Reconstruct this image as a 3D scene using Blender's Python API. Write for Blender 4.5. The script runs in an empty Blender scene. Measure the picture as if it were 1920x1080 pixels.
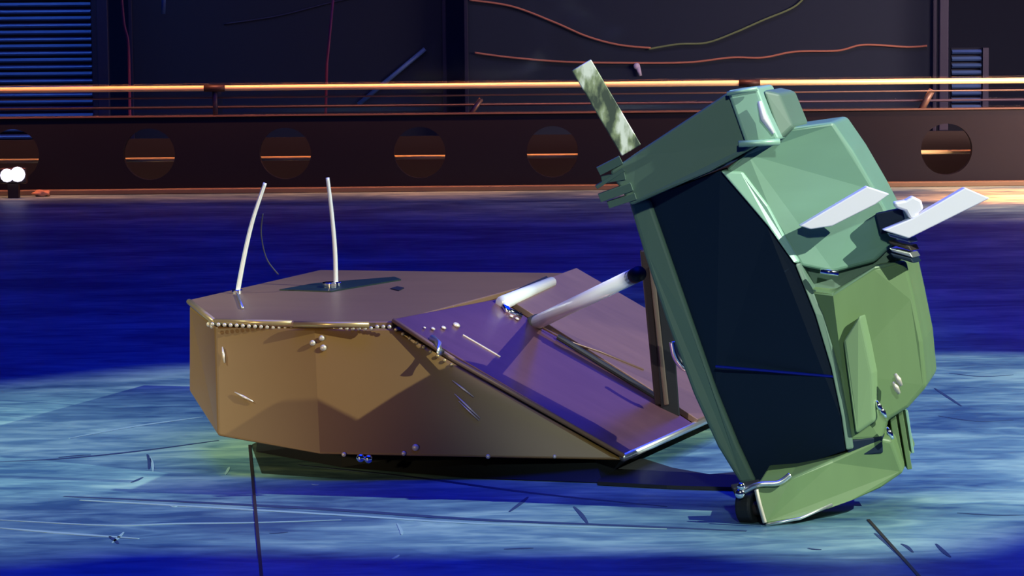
import bpy, bmesh, math, random
from mathutils import Vector, Matrix, Quaternion
random.seed(7)
SC = bpy.context.scene
COL = SC.collection

# ------------------------------------------------------------------ camera
F, CH, CD = 5670.0, 1.0, 6.3
PITCH, ROLL = math.atan(580 / F), math.radians(0.55)
cp, sp = math.cos(PITCH), math.sin(PITCH)
cam_d = bpy.data.cameras.new('camera')
cam = bpy.data.objects.new('camera', cam_d)
COL.objects.link(cam)
cam_d.sensor_width = 36.0
cam_d.lens = 36.0 * F / 1920.0
cam_d.clip_end = 200
fwd = Vector((0, cp, -sp)); right = Vector((1, 0, 0)); up = Vector((0, sp, cp))
r2 = right * math.cos(ROLL) - up * math.sin(ROLL)
u2 = right * math.sin(ROLL) + up * math.cos(ROLL)
m = Matrix((r2, u2, -fwd)).transposed().to_4x4()
m.translation = Vector((0, -CD, CH))
cam.matrix_world = m
SC.camera = cam
CAM = Vector((0, -CD, CH))

SC.view_settings.view_transform = 'Standard'
SC.view_settings.look = 'None'
SC.view_settings.gamma = 1.0
SC.view_settings.use_curve_mapping = False
SC.view_settings.exposure = 0.0

# ------------------------------------------------------------------ world and lights
W = bpy.data.worlds.new('world'); SC.world = W
W.use_nodes = True
W.node_tree.nodes['Background'].inputs[0].default_value = (0.002, 0.004, 0.03, 1)
W.node_tree.nodes['Background'].inputs[1].default_value = 1.0

def aim(o, target):
    o.rotation_euler = (Vector(target) - o.location).to_track_quat('-Z', 'Y').to_euler()

def area(name, loc, target, sx, sy, color, power, spread=180):
    d = bpy.data.lights.new(name, 'AREA'); d.shape = 'RECTANGLE'; d.size = sx; d.size_y = sy
    d.color = color; d.energy = power; d.spread = math.radians(spread)
    o = bpy.data.objects.new(name, d); COL.objects.link(o); o.location = loc; aim(o, target)
    return o

def spot(name, loc, target, angle, color, power, blend=0.1, radius=0.05, scale=(1, 1, 1)):
    d = bpy.data.lights.new(name, 'SPOT'); d.spot_size = math.radians(angle); d.spot_blend = blend
    d.color = color; d.energy = power; d.shadow_soft_size = radius
    o = bpy.data.objects.new(name, d); COL.objects.link(o); o.location = loc; aim(o, target)
    o.scale = scale
    return o

KEY_T = (0.25, 0.35, 0.0)
KD = Vector((0.72, -0.39, 0.575)).normalized() * 8.5
spot('key_spotlight', tuple(Vector(KEY_T) + KD), KEY_T, 34.0, (0.92, 1.0, 0.84), 3900, 0.1, 0.022)
spot('left_fill_spot', (-5.2, -1.4, 4.6), (-1.25, 0.2, 0.0), 17.0, (0.85, 1.0, 0.80), 1800, 0.75, 0.022)  # added fill that lifts the hull's shadow on the left floor
spot('warm_front_fill', (-3.2, -5.2, 1.3), (-0.62, -0.1, 0.16), 12.0, (1.0, 0.74, 0.38), 640, 1.0, 0.12)  # added warm fill on the hull side, fading to the right
spot('green_front_fill', (0.6, -6.8, 2.9), (0.56, -0.55, 0.50), 12.5, (0.85, 1.0, 0.88), 700, 0.5, 0.12)  # added front fill for the box robot
spot('ramp_fill_spot', (-2.6, -4.2, 3.4), (0.15, -0.02, 0.29), 5.4, (1.0, 0.96, 0.86), 1000, 0.35, 0.02)  # added narrow spot to brighten the push rod and ramp
area('blue_wash_lamp', (0.0, 3.5, 5.5), (0, 3.0, 0), 7, 5, (0.0, 0.012, 1.0), 175)
area('blue_front_lamp', (0.0, -0.6, 4.5), (0, -1.0, 0), 4, 2, (0.0, 0.02, 1.0), 60, 110)
area('blue_back_lamp', (3.2, 9.5, 4.2), (0.3, 0.0, 0.2), 3, 1.2, (0.05, 0.05, 1.0), 30)
area('orange_strip_lamp', (0.5, 7.8, 1.06), (0.5, 8.03, 0.5), 8.0, 0.05, (1.0, 0.30, 0.12), 45, 90)
area('orange_corner_lamp', (3.9, 6.6, 1.2), (3.2, 8.1, 0.1), 2.2, 0.3, (1.0, 0.55, 0.45), 130, 130)
area('orange_floor_lamp', (3.6, 7.35, 1.0), (3.6, 7.35, 0.0), 3.0, 0.15, (1.0, 0.20, 0.04), 170, 60)
area('orange_back_fill', (1.0, 8.6, 1.8), (1.0, 9.6, 0.6), 5.0, 0.2, (1.0, 0.6, 0.4), 6, 120)  # added fill to brighten the cables and boards

# ------------------------------------------------------------------ pixel helpers (used to read positions off the photograph)
def ray(px, py):
    u, v = px - 960.0, 540.0 - py
    return r2 * u + u2 * v + fwd * F
def P(px, py, Y):
    r = ray(px, py); return CAM + r * ((Y + CD) / r.y)
def G(px, py, z=0.0):
    r = ray(px, py); return CAM + r * ((z - CH) / r.z)
def PL(px, py, p0, n):
    r = ray(px, py); return CAM + r * ((p0 - CAM).dot(n) / r.dot(n))

# ------------------------------------------------------------------ materials
def mat(name, color, metallic=0.0, rough=0.5, emit=None, estr=0.0, var=0.0, vscale=8.0, stretch=(1, 1, 1), bump=0.0, spec=0.5, trans=0.0, alpha=1.0):
    m = bpy.data.materials.new(name); m.use_nodes = True
    nt = m.node_tree; b = nt.nodes['Principled BSDF']
    b.inputs['Base Color'].default_value = (*color, 1)
    b.inputs['Metallic'].default_value = metallic
    b.inputs['Roughness'].default_value = rough
    b.inputs['Specular IOR Level'].default_value = spec
    b.inputs['Transmission Weight'].default_value = trans
    b.inputs['Alpha'].default_value = alpha
    if emit:
        b.inputs['Emission Color'].default_value = (*emit, 1); b.inputs['Emission Strength'].default_value = estr
    if var or bump:
        tc = nt.nodes.new('ShaderNodeTexCoord'); mp = nt.nodes.new('ShaderNodeMapping')
        mp.inputs['Scale'].default_value = stretch
        nz = nt.nodes.new('ShaderNodeTexNoise'); nz.inputs['Scale'].default_value = vscale; nz.inputs['Detail'].default_value = 6
        nt.links.new(tc.outputs['Object'], mp.inputs[0]); nt.links.new(mp.outputs[0], nz.inputs['Vector'])
        if var:
            mx = nt.nodes.new('ShaderNodeMix'); mx.data_type = 'RGBA'
            mx.inputs['A'].default_value = (*[c * (1 - var) for c in color], 1)
            mx.inputs['B'].default_value = (*[min(1, c * (1 + var)) for c in color], 1)
            nt.links.new(nz.outputs['Fac'], mx.inputs['Factor']); nt.links.new(mx.outputs['Result'], b.inputs['Base Color'])
        if bump:
            bp = nt.nodes.new('ShaderNodeBump'); bp.inputs['Strength'].default_value = bump; bp.inputs['Distance'].default_value = 0.01
            nt.links.new(nz.outputs['Fac'], bp.inputs['Height']); nt.links.new(bp.outputs[0], b.inputs['Normal'])
    return m

M = {
 'tan': mat('tan_painted_metal', (0.185, 0.102, 0.03), 0.0, 0.42, var=0.1, vscale=5),
 'top': mat('tan_top_plate', (0.22, 0.13, 0.075), 0.1, 0.4, var=0.15, vscale=5, stretch=(1, 3, 1)),
 'ramp': mat('scuffed_ramp_metal', (0.17, 0.08, 0.10), 0.6, 0.36, var=0.2, vscale=9, stretch=(1, 4, 1)),
 'flip': mat('scuffed_tan_metal', (0.20, 0.115, 0.085), 0.25, 0.45, var=0.2, vscale=9, stretch=(1, 4, 1)),
 'lip': mat('gold_edge_strip', (0.5, 0.36, 0.16), 0.5, 0.3),
 'chrome': mat('chrome', (0.92, 0.95, 0.95), 1.0, 0.12),
 'bright': mat('polished_bright_steel', (0.95, 0.98, 0.93), 0.25, 0.25),
 'steel': mat('brushed_steel', (0.75, 0.78, 0.72), 0.9, 0.3),
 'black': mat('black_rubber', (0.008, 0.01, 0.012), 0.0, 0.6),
 'dark': mat('dark_iron', (0.03, 0.02, 0.018), 0.3, 0.5),
 'bolt': mat('worn_bolt_metal', (0.62, 0.56, 0.45), 0.4, 0.45),
 'scratch': mat('bare_metal_scratch', (0.75, 0.65, 0.5), 0.4, 0.35),
 'green': mat('pale_green_painted_metal', (0.145, 0.28, 0.195), 0.0, 0.5, var=0.15, vscale=4, stretch=(1, 1, 4)),
 'green2': mat('yellow_green_painted_metal', (0.12, 0.20, 0.082), 0.0, 0.5, var=0.15, vscale=4, stretch=(4, 4, 1)),
 'greend': mat('grey_green_painted_metal', (0.10, 0.17, 0.125), 0.0, 0.5, var=0.12, vscale=4),
 'pale_green': mat('pale_yellow_green_metal', (0.17, 0.27, 0.13), 0.0, 0.5),
 'mint': mat('mint_painted_edge', (0.26, 0.45, 0.34), 0.1, 0.4),
 'navy': mat('navy_panel', (0.006, 0.016, 0.036), 0.0, 0.55, spec=0.2),
 'white': mat('white_painted_metal', (0.9, 0.86, 0.92), 0.0, 0.4),
 'wall': mat('dark_parapet_paint', (0.005, 0.008, 0.015), 0.1, 0.5, var=0.2, vscale=2, spec=0.3),
 'back': mat('dark_backdrop', (0.008, 0.015, 0.03), 0.0, 0.8),
 'board': mat('dark_board', (0.012, 0.026, 0.045), 0.0, 0.7),
 'rail': mat('orange_brass_rail', (0.95, 0.85, 0.42), 0.25, 0.4),
 'raildim': mat('dull_orange_rail', (0.16, 0.12, 0.09), 0.3, 0.4),
 'louvre': mat('blue_louvre_paint', (0.10, 0.2, 0.4), 0.2, 0.5),
 'frame': mat('dark_blue_frame', (0.03, 0.03, 0.06), 0.2, 0.5),
 'cable': mat('orange_cable', (0.7, 0.28, 0.14), 0.0, 0.5),
 'cable2': mat('green_cable', (0.25, 0.35, 0.12), 0.0, 0.5),
 'post': mat('red_purple_post', (0.25, 0.05, 0.1), 0.2, 0.5),
 'kerb': mat('orange_kerb_paint', (0.15, 0.12, 0.07), 0.0, 0.5, var=0.1, vscale=3),
 'lamp': mat('lit_lamp_lens', (1, 1, 1), 0.0, 0.4, emit=(0.75, 0.75, 1.0), estr=1.6),
 'rubble': mat('tan_rubble', (0.5, 0.3, 0.15), 0.0, 0.8, var=0.3, vscale=30, bump=0.5),
 'blueline': mat('blue_strip', (0.0, 0.01, 0.3), 0.0, 0.4),
}
def perspex(name):
    m = bpy.data.materials.new(name); m.use_nodes = True
    nt = m.node_tree; nt.nodes.clear()
    out = nt.nodes.new('ShaderNodeOutputMaterial'); tr = nt.nodes.new('ShaderNodeBsdfTransparent'); gl = nt.nodes.new('ShaderNodeBsdfGlossy')
    tr.inputs[0].default_value = (0.85, 0.9, 0.95, 1); gl.inputs['Roughness'].default_value = 0.05
    mx = nt.nodes.new('ShaderNodeMixShader'); mx.inputs[0].default_value = 0.04
    nt.links.new(tr.outputs[0], mx.inputs[1]); nt.links.new(gl.outputs[0], mx.inputs[2]); nt.links.new(mx.outputs[0], out.inputs[0])
    return m
M['perspex'] = perspex('clear_perspex')

def floor_mat():
    m = bpy.data.materials.new('scuffed_steel_floor'); m.use_nodes = True
    nt = m.node_tree; b = nt.nodes['Principled BSDF']; L = nt.links.new
    tc = nt.nodes.new('ShaderNodeTexCoord')
    def noise(scale, stretch, detail=5, rot=0.0, dist=0.0):
        mp = nt.nodes.new('ShaderNodeMapping'); mp.inputs['Scale'].default_value = stretch; mp.inputs['Rotation'].default_value = (0, 0, rot)
        n = nt.nodes.new('ShaderNodeTexNoise'); n.inputs['Scale'].default_value = scale; n.inputs['Detail'].default_value = detail
        n.inputs['Distortion'].default_value = dist
        L(tc.outputs['Object'], mp.inputs[0]); L(mp.outputs[0], n.inputs['Vector'])
        return n.outputs['Fac']
    n1 = noise(1.6, (0.8, 1.6, 1), 4, 0.15, 0.6)
    n2 = noise(7.0, (0.55, 1.5, 1), 6, -0.1, 1.2)
    n3 = noise(30.0, (0.6, 1.5, 1), 3, 0.3)
    def math_(op, a, bb):
        n = nt.nodes.new('ShaderNodeMath'); n.operation = op
        for i, v in enumerate((a, bb)):
            if isinstance(v, (int, float)): n.inputs[i].default_value = v
            else: L(v, n.inputs[i])
        return n.outputs[0]
    s = math_('ADD', math_('MULTIPLY', n1, 0.5), math_('ADD', math_('MULTIPLY', n2, 0.38), math_('MULTIPLY', n3, 0.12)))
    cr = nt.nodes.new('ShaderNodeValToRGB')
    e = cr.color_ramp.elements
    e[0].position = 0.40; e[0].color = (0.035, 0.10, 0.17, 1)
    e[1].position = 0.62; e[1].color = (0.36, 0.58, 0.45, 1)
    k = e.new(0.5); k.color = (0.13, 0.27, 0.29, 1)
    L(s, cr.inputs[0]); L(cr.outputs[0], b.inputs['Base Color'])
    b.inputs['Metallic'].default_value = 0.15; b.inputs['Roughness'].default_value = 0.5
    bp = nt.nodes.new('ShaderNodeBump'); bp.inputs['Strength'].default_value = 0.25; bp.inputs['Distance'].default_value = 0.02
    L(n2, bp.inputs['Height']); L(bp.outputs[0], b.inputs['Normal'])
    return m
M['floor'] = floor_mat()

# ------------------------------------------------------------------ object helpers
def link(name, bm, m, parent=None, smooth=False, bevel=0.0, kind=None):
    me = bpy.data.meshes.new(name)
    bmesh.ops.recalc_face_normals(bm, faces=bm.faces)
    bm.to_mesh(me); bm.free()
    o = bpy.data.objects.new(name, me); COL.objects.link(o)
    me.materials.append(m)
    if smooth:
        for p in me.polygons: p.use_smooth = True
    if bevel:
        md = o.modifiers.new('bevel', 'BEVEL'); md.width = bevel; md.segments = 3; md.limit_method = 'ANGLE'; md.angle_limit = math.radians(25)
    if parent:
        o.parent = parent
        o.matrix_parent_inverse = parent.matrix_world.inverted()
    if kind: o['kind'] = kind
    return o
def tag(o, label, cat, group=None):
    o['label'] = label; o['category'] = cat
    if group: o['group'] = group
    return o
def thing(name, loc, label, cat, group=None):
    o = bpy.data.objects.new(name, None); COL.objects.link(o); o.location = loc
    bpy.context.view_layer.update()
    return tag(o, label, cat, group)
def prism_bm(front, vec, bm=None):
    """solid from a front outline (world points) pushed along vec; vec may be a list of back points"""
    bm = bm or bmesh.new()
    back = vec if isinstance(vec, list) else [p + Vector(vec) for p in front]
    a = [bm.verts.new(p) for p in front]; b = [bm.verts.new(p) for p in back]
    bm.faces.new(a); bm.faces.new(list(reversed(b)))
    n = len(a)
    for i in range(n):
        bm.faces.new((a[i], b[i], b[(i + 1) % n], a[(i + 1) % n]))
    return bm
def pxs(pts, Y=None):
    return [P(p[0], p[1], p[2] if len(p) > 2 else Y) for p in pts]
def tube_bm(pts, r, n=14, bm=None, closed=True):
    bm = bm or bmesh.new()
    rings = []
    pts = [Vector(p) for p in pts]
    rr = r if isinstance(r, (list, tuple)) else [r] * len(pts)
    for i, p in enumerate(pts):
        t = (pts[min(i + 1, len(pts) - 1)] - pts[max(i - 1, 0)]).normalized()
        ref = Vector((0, 1, 0)) if abs(t.y) < 0.9 else Vector((0, 0, 1))
        a = t.cross(ref).normalized(); b = t.cross(a).normalized()
        rings.append([bm.verts.new(p + (a * math.cos(2 * math.pi * k / n) + b * math.sin(2 * math.pi * k / n)) * rr[i]) for k in range(n)])
    for i in range(len(rings) - 1):
        for k in range(n):
            bm.faces.new((rings[i][k], rings[i][(k + 1) % n], rings[i + 1][(k + 1) % n], rings[i + 1][k]))
    if closed:
        bm.faces.new(rings[0]); bm.faces.new(list(reversed(rings[-1])))
    return bm
def arc_pts(a, c, b, n=16):
    """quadratic curve through control c"""
    out = []
    for i in range(n + 1):
        t = i / n
        out.append(a * (1 - t) ** 2 + c * 2 * t * (1 - t) + b * t * t)
    return out
def smooth_pts(ctrl, n=8):
    out = []
    for i in range(len(ctrl) - 1):
        p0 = ctrl[max(i - 1, 0)]; p1 = ctrl[i]; p2 = ctrl[i + 1]; p3 = ctrl[min(i + 2, len(ctrl) - 1)]
        for k in range(n):
            t = k / n
            out.append(0.5 * ((2 * p1) + (p2 - p0) * t + (2 * p0 - 5 * p1 + 4 * p2 - p3) * t * t + (3 * p1 - p0 - 3 * p2 + p3) * t ** 3))
    out.append(ctrl[-1]); return out
def box_bm(c, sx, sy, sz, bm=None, rot=None):
    bm = bm or bmesh.new()
    r = bmesh.ops.create_cube(bm, size=1.0)
    mt = Matrix.Translation(c) @ (rot.to_matrix().to_4x4() if rot else Matrix.Identity(4)) @ Matrix.Diagonal((sx, sy, sz, 1))
    bmesh.ops.transform(bm, matrix=mt, verts=r['verts'])
    return bm
def dome_bm(c, r, n=None, h=0.6):
    bm = bmesh.new()
    bmesh.ops.create_uvsphere(bm, u_segments=12, v_segments=8, radius=r)
    q = Vector((0, 0, 1)).rotation_difference(Vector(n)) if n is not None else Quaternion()
    bmesh.ops.transform(bm, matrix=Matrix.Translation(c) @ q.to_matrix().to_4x4() @ Matrix.Diagonal((1, 1, h, 1)), verts=bm.verts)
    return bm
def disc_bm(c, axis, r, h, n=28, bm=None):
    return tube_bm([Vector(c) - Vector(axis).normalized() * h / 2, Vector(c) + Vector(axis).normalized() * h / 2], r, n, bm)

# ------------------------------------------------------------------ the setting
WY = 8.05
fb = bmesh.new()
vs = [fb.verts.new(v) for v in ((-9, -7.5, 0), (9, -7.5, 0), (9, 14, 0), (-9, 14, 0))]
fb.faces.new(vs)
link('floor', fb, M['floor'], kind='structure')

def seg_strip(a, b, w, z0, z1):
    a = Vector((a.x, a.y, 0)); b = Vector((b.x, b.y, 0))
    s = (b - a).normalized().cross(Vector((0, 0, 1))) * w / 2
    return [Vector((p.x, p.y, z0)) for p in (a - s, a + s, b + s, b - s)], z1 - z0
pts, h = seg_strip(G(468, 835), G(492, 1100), 0.006, -0.004, 0.0015)
o = link('trim_1', prism_bm(pts, (0, 0, h)), M['dark'], kind='structure')
pts, h = seg_strip(G(1628, 975), G(1740, 1100), 0.006, -0.004, 0.0015)
link('trim_2', prism_bm(pts, (0, 0, h)), M['dark'], kind='structure')

# unseen cutters added at two lamps: they cut the light pool on the floor
def light_cutter(lamp, floor_px, k=0.22):
    L = bpy.data.objects[lamp].location.copy()
    hole = [L + (G(*p) - L) * k for p in floor_px]
    c = sum(hole, Vector()) / len(hole)
    outer = [c + (h_ - c) * 4.0 for h_ in hole]
    d = (c - L).normalized() * 0.004
    bm = bmesh.new(); n = len(hole)
    q = [[bm.verts.new(p + o_) for p in pts_] for pts_, o_ in ((hole, -d), (outer, -d), (outer, d), (hole, d))]
    for r_ in range(4):
        for i in range(n):
            bm.faces.new((q[r_][i], q[r_][(i + 1) % n], q[(r_ + 1) % 4][(i + 1) % n], q[(r_ + 1) % 4][i]))
    return link('light_cutter', bm, M['black'])
TOPE = [(-600, 752), (0, 724), (200, 704), (355, 688), (900, 668), (1740, 664), (2500, 668)]
BOTE = [(2500, 880), (1920, 985), (1760, 1040), (1500, 1052), (1290, 1030), (1150, 1036), (700, 1038), (200, 1030), (0, 1054), (-600, 1072)]
tag(light_cutter('key_spotlight', TOPE + BOTE), 'unseen black cutter added at the right lamp to shape its pool of light', 'barn doors')
tag(light_cutter('left_fill_spot', [(-600, 752), (0, 724), (200, 704), (355, 688), (900, 668)] + [(1100, 1036), (700, 1038), (200, 1030), (0, 1054), (-600, 1072)]), 'unseen black cutter added at the left fill lamp to shape its pool of light', 'barn doors')
FLOOR = bpy.data.objects['floor']
def floor_line(name, pts, w, m='seam'):
    ps = smooth_pts([G(*p) for p in pts], 6); bm = bmesh.new(); prev = None
    n = len(ps)
    for i, p in enumerate(ps):
        t = (ps[min(i + 1, n - 1)] - ps[max(i - 1, 0)]).normalized(); sd = t.cross(Vector((0, 0, 1)))
        ww = w * (0.35 + 0.65 * math.sin(math.pi * min(1, max(0, i / (n - 1)))) )
        a, b = bm.verts.new(p + sd * ww + Vector((0, 0, 0.0006))), bm.verts.new(p - sd * ww + Vector((0, 0, 0.0006)))
        if prev: bm.faces.new((prev[0], a, b, prev[1]))
        prev = (a, b)
    ex = bmesh.ops.extrude_face_region(bm, geom=bm.faces[:])
    for v in [g for g in ex['geom'] if isinstance(g, bmesh.types.BMVert)]: v.co.z -= 0.0012
    return link(name, bm, M[m], FLOOR)
M['seam'] = mat('dark_scratch', (0.02, 0.045, 0.10), 0.0, 0.6)
M['pale'] = mat('pale_scratch', (0.3, 0.48, 0.42), 0.0, 0.5)
floor_line('seam_line', [(120, 931), (300, 939), (480, 948), (640, 957), (900, 975), (1150, 985), (1400, 996)], 0.012)
floor_line('pale_streak', [(150, 938), (300, 946), (640, 966), (900, 982), (1250, 992)], 0.008, 'pale')
floor_line('seam_line', [(0, 866), (120, 860), (260, 846), (410, 826)], 0.007)
floor_line('seam_line', [(560, 872), (760, 893), (1000, 925), (1250, 950)], 0.008)
floor_line('pale_streak', [(0, 975), (200, 985), (330, 982), (480, 980), (640, 975)], 0.006, 'pale')
floor_line('pale_streak', [(0, 990), (120, 1000), (260, 1010)], 0.008, 'pale')
floor_line('pale_streak', [(130, 822), (250, 800), (380, 782)], 0.008, 'pale')
for a in ([(1752, 728), (1776, 744), (1803, 762)], [(955, 960), (975, 945), (990, 932)], [(1076, 950), (1090, 965), (1102, 982)], [(1755, 1020), (1770, 1035), (1782, 1045)], [(1795, 962), (1860, 966), (1920, 966)], [(1515, 1028), (1525, 1030), (1540, 1031)],
          [(945, 1030), (970, 1029), (1000, 1028)], [(1640, 1000), (1665, 1020), (1690, 1045)], [(110, 858), (140, 855), (170, 853)], [(1780, 700), (1840, 706), (1900, 703)], [(1760, 780), (1830, 790), (1900, 788)]):
    floor_line('gouge_mark', a, 0.0045)
for a in ([(281, 856), (286, 870), (287, 884)], [(210, 1018), (222, 1008), (232, 998)], [(745, 982), (752, 995), (753, 1003)], [(735, 1049), (742, 1045), (748, 1041)], [(423, 890), (427, 882), (430, 876)], [(318, 948), (325, 950), (332, 949)], [(585, 908), (592, 909), (598, 909)]):
    floor_line('gouge_mark', a, 0.003, 'pale')
for a in ([(276, 852), (280, 864), (279, 880)], [(246, 905), (256, 901), (268, 895)], [(205, 1006), (214, 1012), (222, 1020)], [(505, 1000), (520, 1000), (540, 998)], [(1690, 1020), (1700, 1025), (1712, 1036)]):
    floor_line('gouge_mark', a, 0.004)

# parapet: one plate pierced by round portholes
hp = [25, 280, 535, 787, 1036, 1285, 1530, 1775]
centres = [P(x, 291 - (x / 1920) * 12, WY) for x in hp]
PR = 0.122
wb = bmesh.new()
ztop, zbot = 0.362, 0.0
TH = 0.05
def add_cell(bm, x0, x1, c):
    N = 40
    ring = []; outer = []
    for k in range(N):
        a = 2 * math.pi * k / N + math.pi / N
        ring.append((c.x + PR * math.cos(a), c.z + PR * math.sin(a)))
        dx, dz = math.cos(a), math.sin(a)
        hx = (x1 - c.x) if dx > 0 else (c.x - x0)
        hz = (ztop - c.z) if dz > 0 else (c.z - zbot)
        t = min(hx / max(abs(dx), 1e-6), hz / max(abs(dz), 1e-6))
        outer.append((c.x + dx * t, c.z + dz * t))
    for y in (WY, WY + TH):
        ri = [bm.verts.new((p[0], y, p[1])) for p in ring]
        ro = [bm.verts.new((p[0], y, p[1])) for p in outer]
        for k in range(N):
            bm.faces.new((ri[k], ri[(k + 1) % N], ro[(k + 1) % N], ro[k]))
        # corners
        for (cx, cz) in ((x0, zbot), (x1, zbot), (x1, ztop), (x0, ztop)):
            best = None
            for k in range(N):
                p, q = outer[k], outer[(k + 1) % N]
                onp = (abs(p[0] - cx) < 1e-5, abs(p[1] - cz) < 1e-5); onq = (abs(q[0] - cx) < 1e-5, abs(q[1] - cz) < 1e-5)
                if (onp[0] and onq[1]) or (onp[1] and onq[0]): best = k
            if best is not None:
                v = bm.verts.new((cx, y, cz)); bm.faces.new((ro[best], ro[(best + 1) % N], v))
        if y == WY: f0 = ri
        else: f1 = ri
    for k in range(N):
        bm.faces.new((f0[k], f0[(k + 1) % N], f1[(k + 1) % N], f1[k]))
def plain(bm, x0, x1):
    for y in (WY, WY + TH):
        bm.faces.new([bm.verts.new(v) for v in ((x0, y, zbot), (x1, y, zbot), (x1, y, ztop), (x0, y, ztop))])
xs = [c.x for c in centres]
bnd = [xs[0] - 0.3] + [(xs[i] + xs[i + 1]) / 2 for i in range(len(xs) - 1)] + [xs[-1] + 0.3]
for i, c in enumerate(centres): add_cell(wb, bnd[i], bnd[i + 1], c)
plain(wb, -6, bnd[0]); plain(wb, bnd[-1], 6)
wb.faces.new([wb.verts.new(v) for v in ((-6, WY, ztop), (6, WY, ztop), (6, WY + TH, ztop), (-6, WY + TH, ztop))])
me = link('wall_back', wb, M['wall'], kind='structure')
link('trim_3', box_bm((0, WY + 0.025, ztop + 0.004), 12, 0.07, 0.007), M['raildim'], kind='structure')
link('trim_4', box_bm((0, WY + 0.42, 0.12), 12, 0.03, 0.24), M['black'], kind='structure')  # black plate added behind the wall to darken the view through the holes
# kerb strip at the wall foot
link('baseboard_back', box_bm((0, WY - 0.03, 0.012), 12, 0.06, 0.024), M['kerb'], kind='structure', bevel=0.004)
# far backdrop wall
link('wall_far', box_bm((0, 11.5, 2.0), 18, 0.1, 6.0), M['back'], kind='structure')

# rails
z160 = P(960, 160, WY - 0.02).z
def hr(name, px0, px1, py, Y, r, m, label, cat='rail', group=None, n=16):
    a, b = P(px0, py, Y), P(px1, py, Y)
    z = P(960, py, Y).z
    o = link(name, tube_bm([(a.x, Y, z), (b.x, Y, z)], r, n), m, smooth=True)
    return tag(o, label, cat, group)
rail = thing('handrail', (0, WY - 0.02, 0), 'bright orange-lit metal handrail running the full width above the dark wall', 'rail')
link('tube', tube_bm([(-5, WY - 0.02, z160), (5, WY - 0.02, z160)], 0.0135, 16), M['rail'], rail, smooth=True)
for px in (402, 1405, 2300, -400):
    c = P(px, 160, WY - 0.02)
    link('clamp', tube_bm([(c.x - 0.05, c.y, z160), (c.x + 0.05, c.y, z160)], 0.017, 16), M['dark'], rail, smooth=True)
    link('stanchion', tube_bm([(c.x, WY + 0.01, ztop), (c.x, WY - 0.01, z160 - 0.014)], 0.012, 12), M['frame'], rail, smooth=True)
link('lower_rail', tube_bm([(-5, WY + 0.01, P(960, 178, WY).z), (5, WY + 0.01, P(960, 178, WY).z)], 0.004, 12), M['raildim'], rail, smooth=True)
lb = hr('ledge_rail', -200, 2200, 196, WY + 0.06, 0.006, M['frame'], 'thin dark blue bar between handrail and wall top')
hr('inner_rail', -200, 2200, 293, WY + 0.16, 0.0105, M['rail'], 'orange rail behind the wall, seen through the round holes')

# louvre shutters
def louvre(name, px0, px1, py0, py1, Y, pitch, label, parentm='louvre'):
    t = thing(name, (P((px0 + px1) / 2, py1, Y).x, Y, P(px0, py1, Y).z), label, 'shutter')
    x0, x1 = P(px0, 100, Y).x, P(px1, 100, Y).x
    z1, z0 = P(px0, py0, Y).z, P(px0, py1, Y).z
    bm = bmesh.new(); z = z0; k = 0
    while z < z1:
        d = 0.012 if k % 2 else 0.018
        vs = [Vector((x0, Y, z)), Vector((x0, Y - d, z + pitch * 0.25)), Vector((x0, Y, z + pitch * 0.62)), Vector((x0, Y + 0.01, z + pitch * 0.3))]
        prism_bm(vs, (x1 - x0, 0, 0), bm)
        z += pitch; k += 1
    link('slats', bm, M[parentm], t)
    link('backing_panel', box_bm(((x0 + x1) / 2, Y + 0.04, (z0 + z1) / 2), x1 - x0, 0.02, z1 - z0), M['back'], t)
    link('side_post', box_bm((x1 + 0.02, Y, z1 / 2), 0.03, 0.05, z1), M['frame'], t)
    return t
louvre('louvre_shutter', -200, 172, -150, 275, 9.5, 0.036, 'large blue louvred shutter behind the handrail at the far left')
louvre('louvre_shutter', 1785, 1840, 90, 205, 9.5, 0.036, 'small faint blue louvred shutter behind the handrail at the right')
area('shutter_lamp', (-2.6, 8.6, 2.6), (-2.6, 9.6, 0.6), 1.6, 0.3, (0.2, 0.38, 1.0), 7, 90)

# dark boards and posts behind the rail
def board(name, px0, px1, py0, py1, Y, m, label, cat='panel', fr=True):
    a, b = P(px0, py1, Y), P(px1, py0, Y)
    t = thing(name, ((a.x + b.x) / 2, Y, a.z), label, cat)
    a.z = 0.0
    link('board', box_bm(((a.x + b.x) / 2, Y, (a.z + b.z) / 2), b.x - a.x, 0.03, b.z - a.z), m, t)
    if fr:
        for x in (a.x, b.x):
            link('side_frame', box_bm((x, Y - 0.02, (a.z + b.z) / 2), 0.02, 0.04, b.z - a.z), M['frame'], t, bevel=0.003)
        link('top_frame', box_bm(((a.x + b.x) / 2, Y - 0.02, b.z), b.x - a.x, 0.04, 0.02), M['frame'], t)
    return t
board('backdrop_panel', 876, 1752, -200, 240, 9.6, M['board'], 'wide dark grey-blue framed panel behind the handrail, right of centre')
board('backdrop_panel', 250, 830, -200, 240, 9.8, M['back'], 'dark navy framed panel behind the handrail, left of centre')
for px, w, lab in ((197, 0.06, 'dark blue upright post beside the large louvred shutter'), (1768, 0.05, 'dark blue upright post beside the small louvred shutter')):
    a, b = P(px, 245, 9.4), P(px, -200, 9.4)
    tag(link('upright_post', box_bm((a.x, 9.4, (a.z + b.z) / 2), w, 0.05, b.z - a.z), M['frame'], bevel=0.006), lab, 'post')
def strut(name, a, b, Y, r, m, label, cat):
    return tag(link(name, tube_bm([P(*a, Y), P(*b, Y)], r, 12), m, smooth=True), label, cat)
tag(link('thin_pole', tube_bm(smooth_pts([P(224, -60, 8.6), P(232, 40, 8.6), P(241, 90, 8.6), P(244, 240, 8.6)]), 0.007, 10), M['post'], smooth=True), 'thin reddish pole behind the handrail nearest the large shutter', 'pole')
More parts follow.
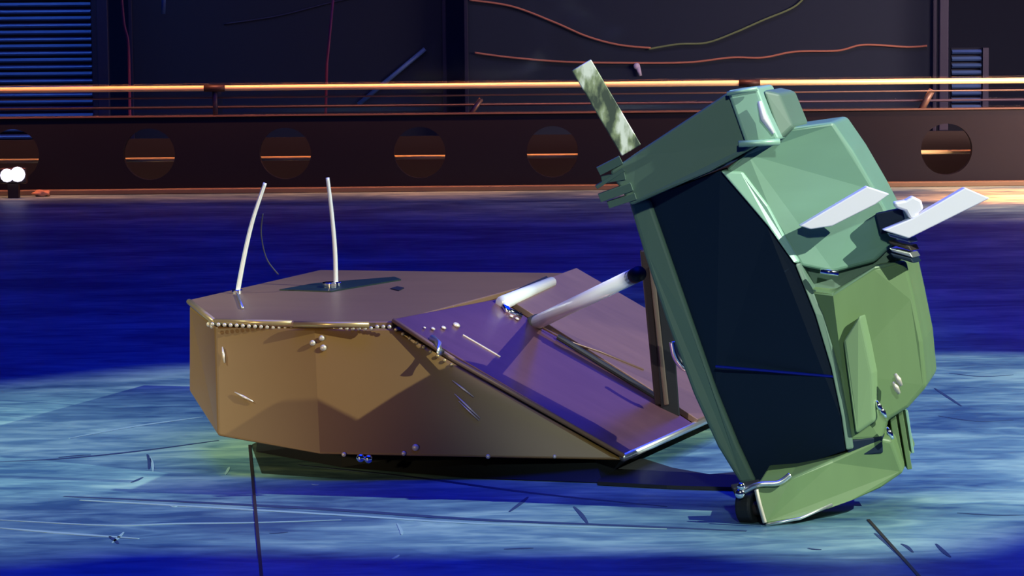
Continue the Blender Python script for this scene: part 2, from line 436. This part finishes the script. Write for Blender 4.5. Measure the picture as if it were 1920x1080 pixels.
tag(link('thin_pole', tube_bm([P(630, -60, 8.6), P(613, 120, 8.6), P(610, 240, 8.6)], 0.007, 10), M['post'], smooth=True), 'thin reddish pole behind the handrail above the two antennas', 'pole')
strut('diagonal_strut', (797, 92), (672, 196), 9.77, 0.012, M['louvre'], 'slanting blue bar behind the handrail left of centre', 'strut')
strut('hanging_rod', (308, -40), (306, 26), 9.0, 0.011, M['louvre'], 'short blue rod hanging down at the top left', 'rod')
strut('angled_bracket', (902, 186), (874, 226), 8.08, 0.012, M['raildim'], 'brown slanting bracket under the handrail, left of the tilted bar', 'bracket')
strut('angled_bracket', (1748, 168), (1724, 212), 8.08, 0.016, M['raildim'], 'brown slanting bracket under the handrail, above the rightmost round hole', 'bracket')
strut('short_bar', (1256, 192), (1306, 191), 9.575, 0.006, M['raildim'], 'short pinkish bar under the handrail, right of the tilted bar', 'bar')
# cables
def cable(ctrl, Y, r, m, label):
    return tag(link('cable', tube_bm(smooth_pts([P(x, y, Y) for x, y in ctrl]), r, 8), m, smooth=True), label, 'cable')
cable([(880, 0), (960, 12), (1040, 42), (1100, 68), (1160, 84), (1220, 90)], 9.568, 0.0055, M['cable'], 'orange cable sagging down from the top edge behind the rail')
cable([(1216, 92), (1270, 83), (1325, 80), (1380, 60), (1430, 38), (1490, 12), (1520, -20)], 9.568, 0.0055, M['cable2'], 'greenish cable rising to the top edge behind the rail')
cable([(890, 99), (960, 108), (1060, 116), (1180, 118), (1290, 117), (1370, 108), (1430, 108), (1490, 97), (1570, 95), (1620, 84), (1700, 88), (1738, 86)], 9.568, 0.00555, M['cable'], 'long wavy orange cable strung just above the bright handrail')
cable([(420, 45), (520, 30), (620, 5), (700, -12)], 9.78, 0.004, M['frame'], 'faint dark cable slanting behind the rail at upper left')
# white blob standing in for a small pink light near the cable
ft = thing('pink_light_blob', tuple(P(1197, 128, 9.56)), 'small white blob standing in for the pink light by the long orange cable', 'fitting')
link('blob_body', dome_bm(P(1194, 124, 9.56), 0.018, (0.3, -1, 0.2), 0.8), M['white'], ft, smooth=True)
link('blob_tail', tube_bm([P(1196, 126, 9.56), P(1201, 142, 9.56)], [0.013, 0.008], 10), M['white'], ft, smooth=True)
# perspex screen standing on the parapet
link('window_1', box_bm((0, WY + 0.12, 1.0), 11, 0.008, 1.26), M['perspex'], kind='structure')
# floodlight seen in the first hole
fl = thing('floodlight', tuple(P(25, 345, WY - 0.25)), 'small glowing white twin floodlight on the floor by the leftmost round hole', 'lamp')
link('lamp_lens', dome_bm(P(13, 329, WY - 0.25), 0.032, (0, -1, 0), 0.5), M['lamp'], fl, smooth=True)
link('lamp_lens', dome_bm(P(33, 327, WY - 0.25), 0.036, (0, -1, 0), 0.5), M['lamp'], fl, smooth=True)
c = P(24, 330, WY - 0.22)
link('lamp_housing', box_bm((c.x, WY - 0.2, c.z), 0.13, 0.05, 0.075), M['dark'], fl, bevel=0.01)
link('lamp_stand', box_bm((c.x, WY - 0.2, (c.z - 0.037) / 2), 0.05, 0.05, c.z - 0.037), M['dark'], fl)
# rubble
rb = bmesh.new(); bmesh.ops.create_icosphere(rb, subdivisions=3, radius=1)
for v in rb.verts: v.co *= 1 + 0.25 * math.sin(v.co.x * 5 + v.co.y * 3) * math.cos(v.co.z * 4)
c = G(84, 366); bmesh.ops.transform(rb, matrix=Matrix.Translation((c.x, WY - 0.13, 0.014)) @ Matrix.Diagonal((0.042, 0.03, 0.017, 1)), verts=rb.verts)
tag(link('debris_lump', rb, M['rubble'], smooth=True), 'small tan lump of debris at the foot of the wall', 'debris')

# ------------------------------------------------------------------ robot one: low tan wedge
ZT = 0.31
R1 = thing('wedge_robot', (-0.2, 0.2, 0.0), 'low tan wedge-shaped combat robot with two antennas and purple-lit front ramp', 'robot')
A = G(735, 603, ZT); B = G(1075, 512, ZT)
T = [G(355, 562, ZT), G(402, 599, ZT), G(590, 603, ZT), A, B, G(600, 506, ZT)]
N = P(1168, 858, -0.31)
nr = (B - A).cross(N - A).normalized()
def hitp(px, py, p0, p1, p2):
    return PL(px, py, p0, (p1 - p0).cross(p2 - p0).normalized())
T[2] = T[2] + Vector((0, -0.012, 0))
low2 = hitp(600, 853, T[2], A, N)
low1 = hitp(408, 818, T[1], T[2], low2)
low0 = hitp(355, 735, T[0], T[1], low1 + Vector((-0.02, 0.03, 0)))
low = [low0, low1, low2]
N2 = B + (N - A)
# hull under the plates (sides, rear, belly)
hb = bmesh.new()
tv = [hb.verts.new(p - Vector((0, 0, 0.012))) for p in T]
lv = [hb.verts.new(p) for p in (low[0], low[1], low[2], N - Vector((0, 0, 0.006)), N2 - Vector((0, 0, 0.006)), Vector((B.x - 0.05, B.y + 0.03, 0.045)), Vector((T[5].x, T[5].y, 0.07)))]
t0, t1, t2, tA, tB, t5 = tv; l0, l1, l2, lN, lN2, lB, l5 = lv
for f in ((t0, t1, l1, l0), (t1, t2, l2, l1), (t2, tA, lN, l2), (tA, tB, lN2, lN), (tB, lB, lN2), (tB, t5, l5, lB), (t5, t0, l0, l5), (t0, t5, tB, tA, t2, t1), (l0, l1, l2, lN, lN2, lB, l5)):
    hb.faces.new(f)
hull = link('hull', hb, M['tan'], R1, bevel=0.006)
# top plate
tp = prism_bm(T, (0, 0, -0.012))
link('top_plate', tp, M['top'], R1, bevel=0.003)
# lip strips along the near edge (two overlapping lengths)
def rel(p, d): return p + Vector(d)
for a, b in ((T[0], T[1]), (T[1], G(548, 602, ZT)), (G(551, 604, ZT), G(692, 605, ZT))):
    link('edge_strip', tube_bm([rel(a, (0, -0.004, -0.004)), rel(b, (0, -0.004, -0.004))], 0.0065, 8), M['lip'], R1, smooth=True)
# ramp and flipper plates
def R(px, py): return PL(px, py, A, nr)
up_n = nr if nr.z > 0 else -nr
def ramp_plate(name, pts, th, m, off=0.001, bevel=0.002):
    f = [p + up_n * (off + th) for p in pts]
    return link(name, prism_bm(f, tuple(-up_n * th)), m, R1, bevel=bevel)
S1 = R(930, 565); S2 = R(1232, 757); S3 = N + (N2 - N) * 0.42
ramp_plate('ramp_plate', [A, S1, S2, S3, N], 0.006, M['ramp'])
ramp_plate('flipper_plate', [S1 + (B - A) * 0.02, B, N2, N + (N2 - N) * 0.44, S2 + (B - A) * 0.02], 0.014, M['flip'])
link('plate_seam', tube_bm([R(1040, 642) + up_n * 0.015, S2 + up_n * 0.012], 0.0065, 8), M['black'], R1)
link('weld_bead', tube_bm([R(1006, 622) + up_n * 0.014, R(1060, 652) + up_n * 0.016, R(1120, 672) + up_n * 0.016, R(1200, 705) + up_n * 0.016], 0.0025, 8), M['flip'], R1, smooth=True)
link('side_flange', tube_bm([A + up_n * 0.004, R(850, 678) + up_n * 0.004, N + up_n * 0.004], 0.005, 8), M['top'], R1, smooth=True)
link('ramp_front_edge', tube_bm([N, N2], 0.008, 10), M['steel'], R1, smooth=True)
# rivets under the lip
def sideY(px, py):
    # depth of the hull's near side at a pixel, from the three side faces
    def hit(p0, p1, p2):
        n = (p1 - p0).cross(p2 - p0).normalized(); return PL(px, py, p0, n)
    if px < 405: return hit(T[0], T[1], low[1])
    if px < 598: return hit(T[1], T[2], low[2])
    return hit(T[2], A, N)
def near_side(px, py, Yt):
    return P(px, py, Yt)
for k in range(30):
    t = k / 29
    px = 398 + t * (730 - 398); py = 608 + 8 * min(1, t * 2.2) - (3 if t > 0.9 else 0)
    Yt = (T[1].y * (1 - t) + A.y * t) - 0.016
    link('rivet', dome_bm(P(px, py, Yt), 0.0042, (0, -1, 0), 0.7), M['bolt'], R1, smooth=True)
for k in range(9):
    px = 742 + k * 13; py = 614 + k * 8.3
    link('rivet', dome_bm(sideY(px, py + 4), 0.004, (0, -1, 0), 0.7), M['lip'], R1, smooth=True)
for (px, py, r) in ((586, 643, 0.0075), (603, 634, 0.0075), (606, 652, 0.0085), (392, 608, 0.007), (398, 612, 0.006), (645, 852, 0.006), (779, 839, 0.009), (757, 850, 0.006), (915, 856, 0.006), (1040, 856, 0.005)):
    p = sideY(px, py); link('bolt', dome_bm(p + Vector((0, -0.001, 0)), r * 0.8, (0, -1, 0.1), 0.7), M['bolt'], R1, smooth=True)
for px, py in ((676, 859), (691, 861)):
    link('bolt', dome_bm(P(px, py, -0.31), 0.009, (0, -1, 0.1), 0.8), M['chrome'], R1, smooth=True)
for px, py, r in ((828, 622, 0.007), (808, 624, 0.006), (852, 617, 0.010), (792, 622, 0.004), (1046, 628, 0.008), (955, 600, 0.006), (966, 605, 0.006), (1206, 601, 0.009), (1145, 570, 0.006), (1160, 580, 0.006), (1175, 590, 0.006)):
    link('ramp_bolt', dome_bm(R(px, py) + up_n * 0.010, r * 0.8, tuple(up_n), 0.6), M['bolt'], R1, smooth=True)
# latch at the shoulder of the ramp
link('hinge_latch', tube_bm([R(806, 642) + up_n * 0.01, R(816, 654) + up_n * 0.012, R(822, 668) + up_n * 0.01], 0.008, 10), M['steel'], R1, smooth=True)
# scratches on the side (bare metal marks standing slightly proud of the paint)
def scratch(a, b, w, m='scratch'):
    p, q = sideY(*a), sideY(*b)
    d = Vector((0, -0.002, 0))
    link('scratch_mark', tube_bm([p + d, (p + q) / 2 + d, q + d], [w * 0.4, w, w * 0.4], 8), M[m], R1, smooth=True)
for a, b, w in (((417, 650), (421, 680), 0.003), ((440, 735), (475, 753), 0.0028), ((848, 713), (888, 744), 0.0022), ((852, 738), (900, 784), 0.0022), ((860, 752), (898, 788), 0.0018)):
    scratch(a, b, w)
link('scratch_mark', tube_bm([R(865, 634) + up_n * 0.008, R(935, 675) + up_n * 0.008], 0.0016, 6), M['bolt'], R1)
# black block standing in for the shade under the hull, and wheels
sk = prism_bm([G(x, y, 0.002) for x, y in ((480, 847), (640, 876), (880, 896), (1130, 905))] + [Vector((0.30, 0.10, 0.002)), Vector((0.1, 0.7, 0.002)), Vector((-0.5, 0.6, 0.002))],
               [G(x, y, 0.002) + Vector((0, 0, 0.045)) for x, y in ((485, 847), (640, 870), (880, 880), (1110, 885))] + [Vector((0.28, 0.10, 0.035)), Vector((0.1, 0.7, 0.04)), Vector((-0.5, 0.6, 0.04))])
link('underside_shade_block', sk, M['black'], R1)
link('black_floor_plate', prism_bm([G(x, y, 0.008) for x, y in ((1120, 903), (1250, 910), (1395, 914), (1388, 884), (1330, 889), (1262, 877), (1208, 860), (1140, 862))], (0, 0, -0.007)), M['black'], R1)  # thin flat black plate on the floor by the hull front
for c in ((-0.42, 0.10), (0.02, -0.14), (-0.3, 0.65), (0.3, 0.45)):
    link('wheel', disc_bm((c[0], c[1], 0.034), (1, 0.1, 0), 0.034, 0.05), M['black'], R1, smooth=False, bevel=0.006)

# antennas
def antenna(ctrl, Y, base, label):
    n = P(*ctrl[0], Y)
    pts = smooth_pts([P(x, y, Y) for x, y in ctrl])
    a = link('antenna', tube_bm(pts, [0.0054 - 0.0012 * i / len(pts) for i in range(len(pts))], 12), M['bright'], R1, smooth=True)
    link('antenna_base', disc_bm(tuple(n + Vector((0, 0, 0.004))), (0, 0, 1), 0.012, 0.010), M['chrome'], a, smooth=False, bevel=0.002)
    return a
Ya = G(445, 550, ZT).y
a1 = antenna([(445, 550), (458, 480), (474, 412), (497, 343)], Ya, 1, '')
Yb = G(628, 538, ZT).y
a2 = antenna([(630, 536), (628, 470), (622, 400), (614, 333)], Yb, 1, '')
link('thin_wire', tube_bm(smooth_pts([P(493, 400, Ya), P(490, 440, Ya), P(500, 485, Ya), P(522, 515, Ya)]), 0.0016, 6), M['frame'], R1, smooth=True)
# dark sheet standing in for the shadow round the second antenna
cpts = [G(x, y, ZT) + Vector((0, 0, 0.003)) for x, y in ((524, 545), (590, 533), (740, 521), (752, 526), (650, 543), (620, 548))]
link('plate_shadow', prism_bm(cpts, (0, 0, -0.006)), mat('dark_teal_shadow', (0.015, 0.035, 0.035), 0.1, 0.4), R1)
link('antenna_socket', disc_bm(tuple(G(620, 541, ZT) + Vector((0, 0, 0.008))), (0, 0, 1), 0.019, 0.014, 8), M['chrome'], R1, bevel=0.003)
cs = [G(x, y, ZT) + Vector((0, 0, 0.002)) for x, y in ((732, 542), (745, 538), (758, 541), (748, 546))]
link('slot_hole', prism_bm(cs, (0, 0, -0.004)), M['black'], R1)
link('cable_clip', tube_bm([G(445, 553, ZT) + Vector((0, 0, 0.003)), G(455, 580, ZT) + Vector((0, 0, 0.003))], 0.003, 8), M['steel'], R1, smooth=True)

# push rod (chrome tube) standing on the ramp
T0 = R(1000, 612) + up_n * 0.008; T1 = P(1190, 517, -0.36)
pr = link('push_rod', tube_bm([T0, T1], 0.0155, 20), M['bright'], R1, smooth=True)
link('end_collar', tube_bm([T0 - (T1 - T0) * 0.03, T0 + (T1 - T0) * 0.03], 0.018, 20), M['black'], pr, smooth=True)
link('end_collar', tube_bm([T1 - (T1 - T0) * 0.03, T1 + (T1 - T0) * 0.04], 0.0155, 20), M['dark'], pr, smooth=True)
# short chrome hinge tube on the crest
h0 = R(936, 580) + up_n * 0.016; h1 = R(1028, 540) + up_n * 0.016
ht = link('hinge_tube', tube_bm([h0, h1], [0.016, 0.012], 20), M['bright'], R1, smooth=True)
link('hinge_bracket', tube_bm([R(934, 572) + up_n * 0.012, R(948, 592) + up_n * 0.012, R(972, 600) + up_n * 0.01], 0.008, 12), M['chrome'], R1, smooth=True)
link('hinge_backing', prism_bm([R(932, 568) + up_n * 0.018, R(1018, 530) + up_n * 0.018, R(1024, 536) + up_n * 0.018, R(938, 578) + up_n * 0.018], tuple(up_n * -0.014)), M['black'], R1)
# lifting arms (dark uprights between the robots)
def bar(name, a, b, wpx, Y0, Y1, m, parent, depth=0.03, bevel=0.003):
    (ax, ay), (bx, by) = a, b
    dx, dy = bx - ax, by - ay; L = math.hypot(dx, dy); nx, ny = -dy / L * wpx / 2, dx / L * wpx / 2
    pts = [P(ax + nx, ay + ny, Y0), P(bx + nx, by + ny, Y1), P(bx - nx, by - ny, Y1), P(ax - nx, ay - ny, Y0)]
    return link(name, prism_bm(pts, (0, depth, 0)), m, parent, bevel=bevel)
bar('lifting_arm', (1208, 470), (1236, 760), 15, 0.02, 0.10, M['dark'], R1)
bar('lifting_arm', (1240, 530), (1258, 782), 34, 0.03, 0.10, M['black'], R1)
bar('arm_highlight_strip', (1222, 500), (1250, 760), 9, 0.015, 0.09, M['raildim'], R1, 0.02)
link('chrome_hook', tube_bm(smooth_pts([P(1262, 640, -0.02), P(1268, 668, -0.02), P(1284, 688, -0.02), P(1306, 687, -0.02)]), 0.009, 14), M['chrome'], R1, smooth=True)

# ------------------------------------------------------------------ robot two: upended green box robot
R2 = thing('box_robot', (0.6, -0.6, 0.0), 'pale green box-shaped combat robot tipped up on its end against the tan wedge', 'robot')
def part(name, pts, depth, m, bevel=0.006, parent=None, Y=None):
    return link(name, prism_bm(pxs(pts, Y), depth), M[m], parent or R2, bevel=bevel)
YL, YR = -0.66, -0.76
dv = (0.06, 0.24, 0.0)
# dark side panel, slightly recessed inside its frame
edgeL = [(1212, 372), (1250, 480), (1290, 595), (1340, 738), (1378, 832), (1412, 905)]
edgeR = [(1350, 320), (1395, 372), (1440, 425), (1490, 495), (1528, 590), (1558, 690), (1577, 780), (1586, 845)]
panel = [(x, y, YL) for x, y in edgeL] + [(x, y, YR) for x, y in reversed(edgeR)]
part('side_panel', panel, (0.02, 0.10, 0), 'navy', 0.002)
link('panel_line', tube_bm([P(1342, 687, YL - 0.035), P(1562, 706, YR - 0.004)], 0.0025, 6), M['blueline'], R2)
# left frame strip
fr = [(1178, 378), (1208, 480), (1248, 600), (1300, 740), (1345, 838), (1388, 908)]
part('side_frame', [(x, y, YL + 0.0) for x, y in fr] + [(x + 6, y, YL - 0.012) for x, y in reversed(edgeL)], (0.03, 0.12, 0), 'greend', 0.008)
# curved mint flange beside the panel
er2 = [(1392, 322), (1440, 385), (1478, 455), (1500, 492), (1545, 590), (1572, 690), (1590, 780), (1600, 842)]
part('curved_flange', [(x, y, YR - 0.012) for x, y in edgeR[:4]] + [(x, y, YR - 0.004) for x, y in reversed(er2[:4])], (0.02, 0.08, 0), 'mint', 0.004)
part('curved_flange', [(x, y, YR - 0.012) for x, y in edgeR[3:]] + [(x, y, YR - 0.004) for x, y in reversed(er2[3:])], (0.02, 0.08, 0), 'greend', 0.004)
# upper shell block
part('upper_shell', [(1360, 318, YR), (1400, 285, YR), (1476, 240, YR + .01), (1562, 228, YR + .04), (1600, 283, YR + .05), (1640, 352, YR + .06), (1668, 405, YR + .07), (1682, 452, YR + .07), (1640, 492, YR + .05), (1560, 512, YR + .02), (1502, 500, YR), (1440, 400, YR)], (0.05, 0.22, 0.0), 'green', 0.007)
# crease between the blocks
part('shell_crease', [(1500, 495, YR + .03), (1640, 470, YR + .07), (1690, 450, YR + .08), (1700, 520, YR + .08), (1560, 570, YR + .05), (1530, 560, YR + .03)], (0.04, 0.18, 0.0), 'greend', 0.006)
# lower shell block
part('lower_shell', [(1512, 540, YR + .0), (1560, 548, YR - .01), (1640, 500, YR + .02), (1698, 488, YR + .06), (1714, 560, YR + .06), (1730, 640, YR + .06), (1738, 725, YR + .06), (1702, 765, YR + .05), (1662, 790, YR + .03), (1652, 826, YR + .02), (1590, 828, YR), (1572, 700, YR)], (0.05, 0.22, 0.0), 'green2', 0.008)
part('shell_rib', [(1580, 640, YR - .015), (1612, 590, YR - .015), (1636, 700, YR - .005), (1640, 790, YR), (1604, 815, YR - .015)], (0.02, 0.05, 0.0), 'pale_green', 0.006)
# dark recess above the foot beam
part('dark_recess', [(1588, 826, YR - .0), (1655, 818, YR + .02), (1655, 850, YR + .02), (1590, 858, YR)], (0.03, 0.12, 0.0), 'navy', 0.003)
# top beam
part('top_beam', [(1142, 322, -0.74), (1190, 288, -0.75), (1366, 172, -0.80), (1424, 270, -0.80), (1330, 322, -0.79), (1182, 386, -0.74)], (0.05, 0.2, 0.0), 'greend', 0.006)
cap = part('beam_end_cap', [(1362, 170, -0.81), (1420, 163, -0.81), (1440, 215, -0.81), (1462, 262, -0.81), (1400, 276, -0.81)], (0.04, 0.14, 0.0), 'mint', 0.006)
part('beam_end_block', [(1430, 168, -0.78), (1462, 175, -0.76), (1488, 238, -0.76), (1462, 262, -0.78)], (0.04, 0.12, 0.0), 'greend', 0.006)
link('cap_highlight', tube_bm([P(1424, 190, -0.822), P(1432, 222, -0.822), P(1450, 250, -0.822)], [0.004, 0.007, 0.003], 8), M['white'], cap, smooth=True)  # white tube standing in for the highlight on the cap
link('cap_flange', tube_bm([P(1385, 270, -0.822), P(1462, 266, -0.815)], 0.006, 10), M['mint'], cap, smooth=True)
link('cap_rim', tube_bm([P(1363, 176, -0.822), P(1420, 166, -0.822)], 0.004, 8), M['mint'], cap, smooth=True)
# torn left end of the beam: separate metal tongues
for a, b, w in (((1122, 322), (1165, 300), 16), ((1118, 352), (1170, 318), 7), ((1128, 338), (1172, 330), 14), ((1124, 372), (1185, 350), 16), ((1140, 385), (1192, 368), 13)):
    bar('torn_edge', a, b, w, -0.73, -0.75, M['greend'], R2, 0.02, 0.001)
# foot beam resting on the floor
yb = G(1432, 986).y
part('foot_beam', [(1414, 914, yb + .01), (1480, 896, yb + .03), (1560, 862, yb + .07), (1652, 822, yb + .10), (1672, 826, yb + .11), (1694, 886, yb + .13), (1650, 916, yb + .11), (1600, 938, yb + .07), (1500, 974, yb + .02), (1434, 985, yb)], (0.05, 0.2, 0.02), 'green2', 0.006)
link('foot_edge', tube_bm([P(1436, 984, yb - 0.003), P(1500, 972, yb + 0.016), P(1560, 946, yb + 0.045)], 0.003, 8), M['steel'], R2, smooth=True)
# tail fins on the right of the foot beam
for a, b, w in (((1672, 770), (1690, 872), 12), ((1686, 760), (1706, 880), 9), ((1700, 770), (1712, 850), 5)):
    bar('tail_fin', a, b, w, yb + .16, yb + .16, M['green2'] if w != 5 else M['mint'], R2, 0.05, 0.001)
# castor and its bracket at the foot
Yc = yb + 0.05
cw = link('castor_wheel', disc_bm(tuple(P(1405, 950, Yc)), (0.9, -0.5, 0.1), 0.033, 0.032), M['black'], R2, bevel=0.006)
link('wheel_hub', disc_bm(tuple(P(1416, 953, Yc - 0.014)), (0.9, -0.5, 0.1), 0.014, 0.03), M['dark'], cw, bevel=0.003)
link('castor_fork', tube_bm(smooth_pts([P(1384, 928, Yc - .02), P(1402, 918, Yc - .03), P(1425, 908, Yc - .04), P(1460, 905, Yc - .04), P(1482, 890, Yc - .04)]), 0.0055, 10), M['steel'], R2, smooth=True)
link('castor_axle', dome_bm(P(1388, 926, Yc - .03), 0.010, (0, -1, 0)), M['chrome'], R2, smooth=True)
link('castor_axle', dome_bm(P(1390, 912, Yc - .03), 0.008, (0, -1, 0)), M['chrome'], R2, smooth=True)
link('castor_bracket', prism_bm(pxs([(1372, 915), (1425, 905), (1450, 915), (1430, 945), (1385, 945)], Yc - 0.01), (0.0, 0.04, 0)), M['black'], R2, bevel=0.003)
link('corner_plate', tube_bm(smooth_pts([P(1418, 918, yb - .0), P(1424, 945, yb - .005), P(1434, 980, yb - .005)]), 0.004, 8), M['bolt'], R2, smooth=True)
# bolts
for px, py, a in ((1684, 712, 1), (1680, 727, 1), (1655, 772, 0), (1648, 762, 0), (1668, 812, 0)):
    p = P(px, py, YR + 0.01)
    link('shell_bolt', tube_bm([p + Vector((-0.006, 0, 0.011)), p, p + Vector((0.006, 0, -0.011))], [0.003, 0.006, 0.003], 10), M['chrome' if a == 0 else 'bolt'], R2, smooth=True)
link('crease_glint', tube_bm([P(1538, 508, YR - .02), P(1572, 513, YR - .02)], 0.0055, 12), M['chrome'], R2, smooth=True)  # chrome tube standing in for the highlight along the crease
# white prongs
part('white_prong', [(1500, 424, -0.80), (1540, 400, -0.80), (1626, 350, -0.80), (1668, 364, -0.80), (1640, 384, -0.80), (1560, 424, -0.80), (1520, 430, -0.80)], (0.0, 0.03, -0.0), 'white', 0.002)
part('white_prong', [(1656, 432, -0.76), (1710, 410, -0.76), (1810, 352, -0.76), (1856, 372, -0.76), (1704, 447, -0.76)], (0.0, 0.03, -0.0), 'white', 0.002)
part('prong_knuckle', [(1676, 380), (1698, 376), (1712, 368), (1728, 376), (1732, 392), (1720, 402), (1722, 416), (1706, 410), (1698, 396), (1680, 390)], (0.0, 0.03, 0.0), 'white', 0.004, Y=-0.755)
part('dark_socket', [(1640, 400, -0.72), (1690, 390, -0.72), (1700, 430, -0.72), (1650, 440, -0.72)], (0.02, 0.05, 0.0), 'navy', 0.003)
for k, (y, m_) in enumerate(((440, 'steel'), (455, 'dark'), (468, 'steel'), (478, 'navy'))):
    part('ribbed_collar', [(1662 + k * 2, y - 4), (1702 + k * 2, y + 6), (1708 + k * 2, y + 16), (1668 + k * 2, y + 4)], (0.02, 0.04, 0.0), m_, 0.002, Y=-0.74)
# tilted clear-and-silver bar rising from the top beam
mm = mat('mottled_silver', (0.5, 0.55, 0.42), 0.2, 0.4, var=0.5, vscale=45, stretch=(1, 1, 0.45))
_nt = mm.node_tree; _nz = [n for n in _nt.nodes if n.type == 'TEX_NOISE'][0]; _b = _nt.nodes['Principled BSDF']
_cr = _nt.nodes.new('ShaderNodeValToRGB'); _e = _cr.color_ramp.elements
_e[0].position = 0.38; _e[0].color = (0.05, 0.07, 0.05, 1); _e[1].position = 0.62; _e[1].color = (0.8, 0.82, 0.72, 1)
_k = _e.new(0.5); _k.color = (0.28, 0.33, 0.18, 1)
_nt.links.new(_nz.outputs['Fac'], _cr.inputs[0]); _nt.links.new(_cr.outputs[0], _b.inputs['Base Color'])
lb2 = bar('tilted_bar', (1090, 122), (1184, 282), 42, -0.66, -0.66, mm, R2, 0.015, 0.002)
lb2['label'] = 'flat mottled silver bar sticking up to the left'
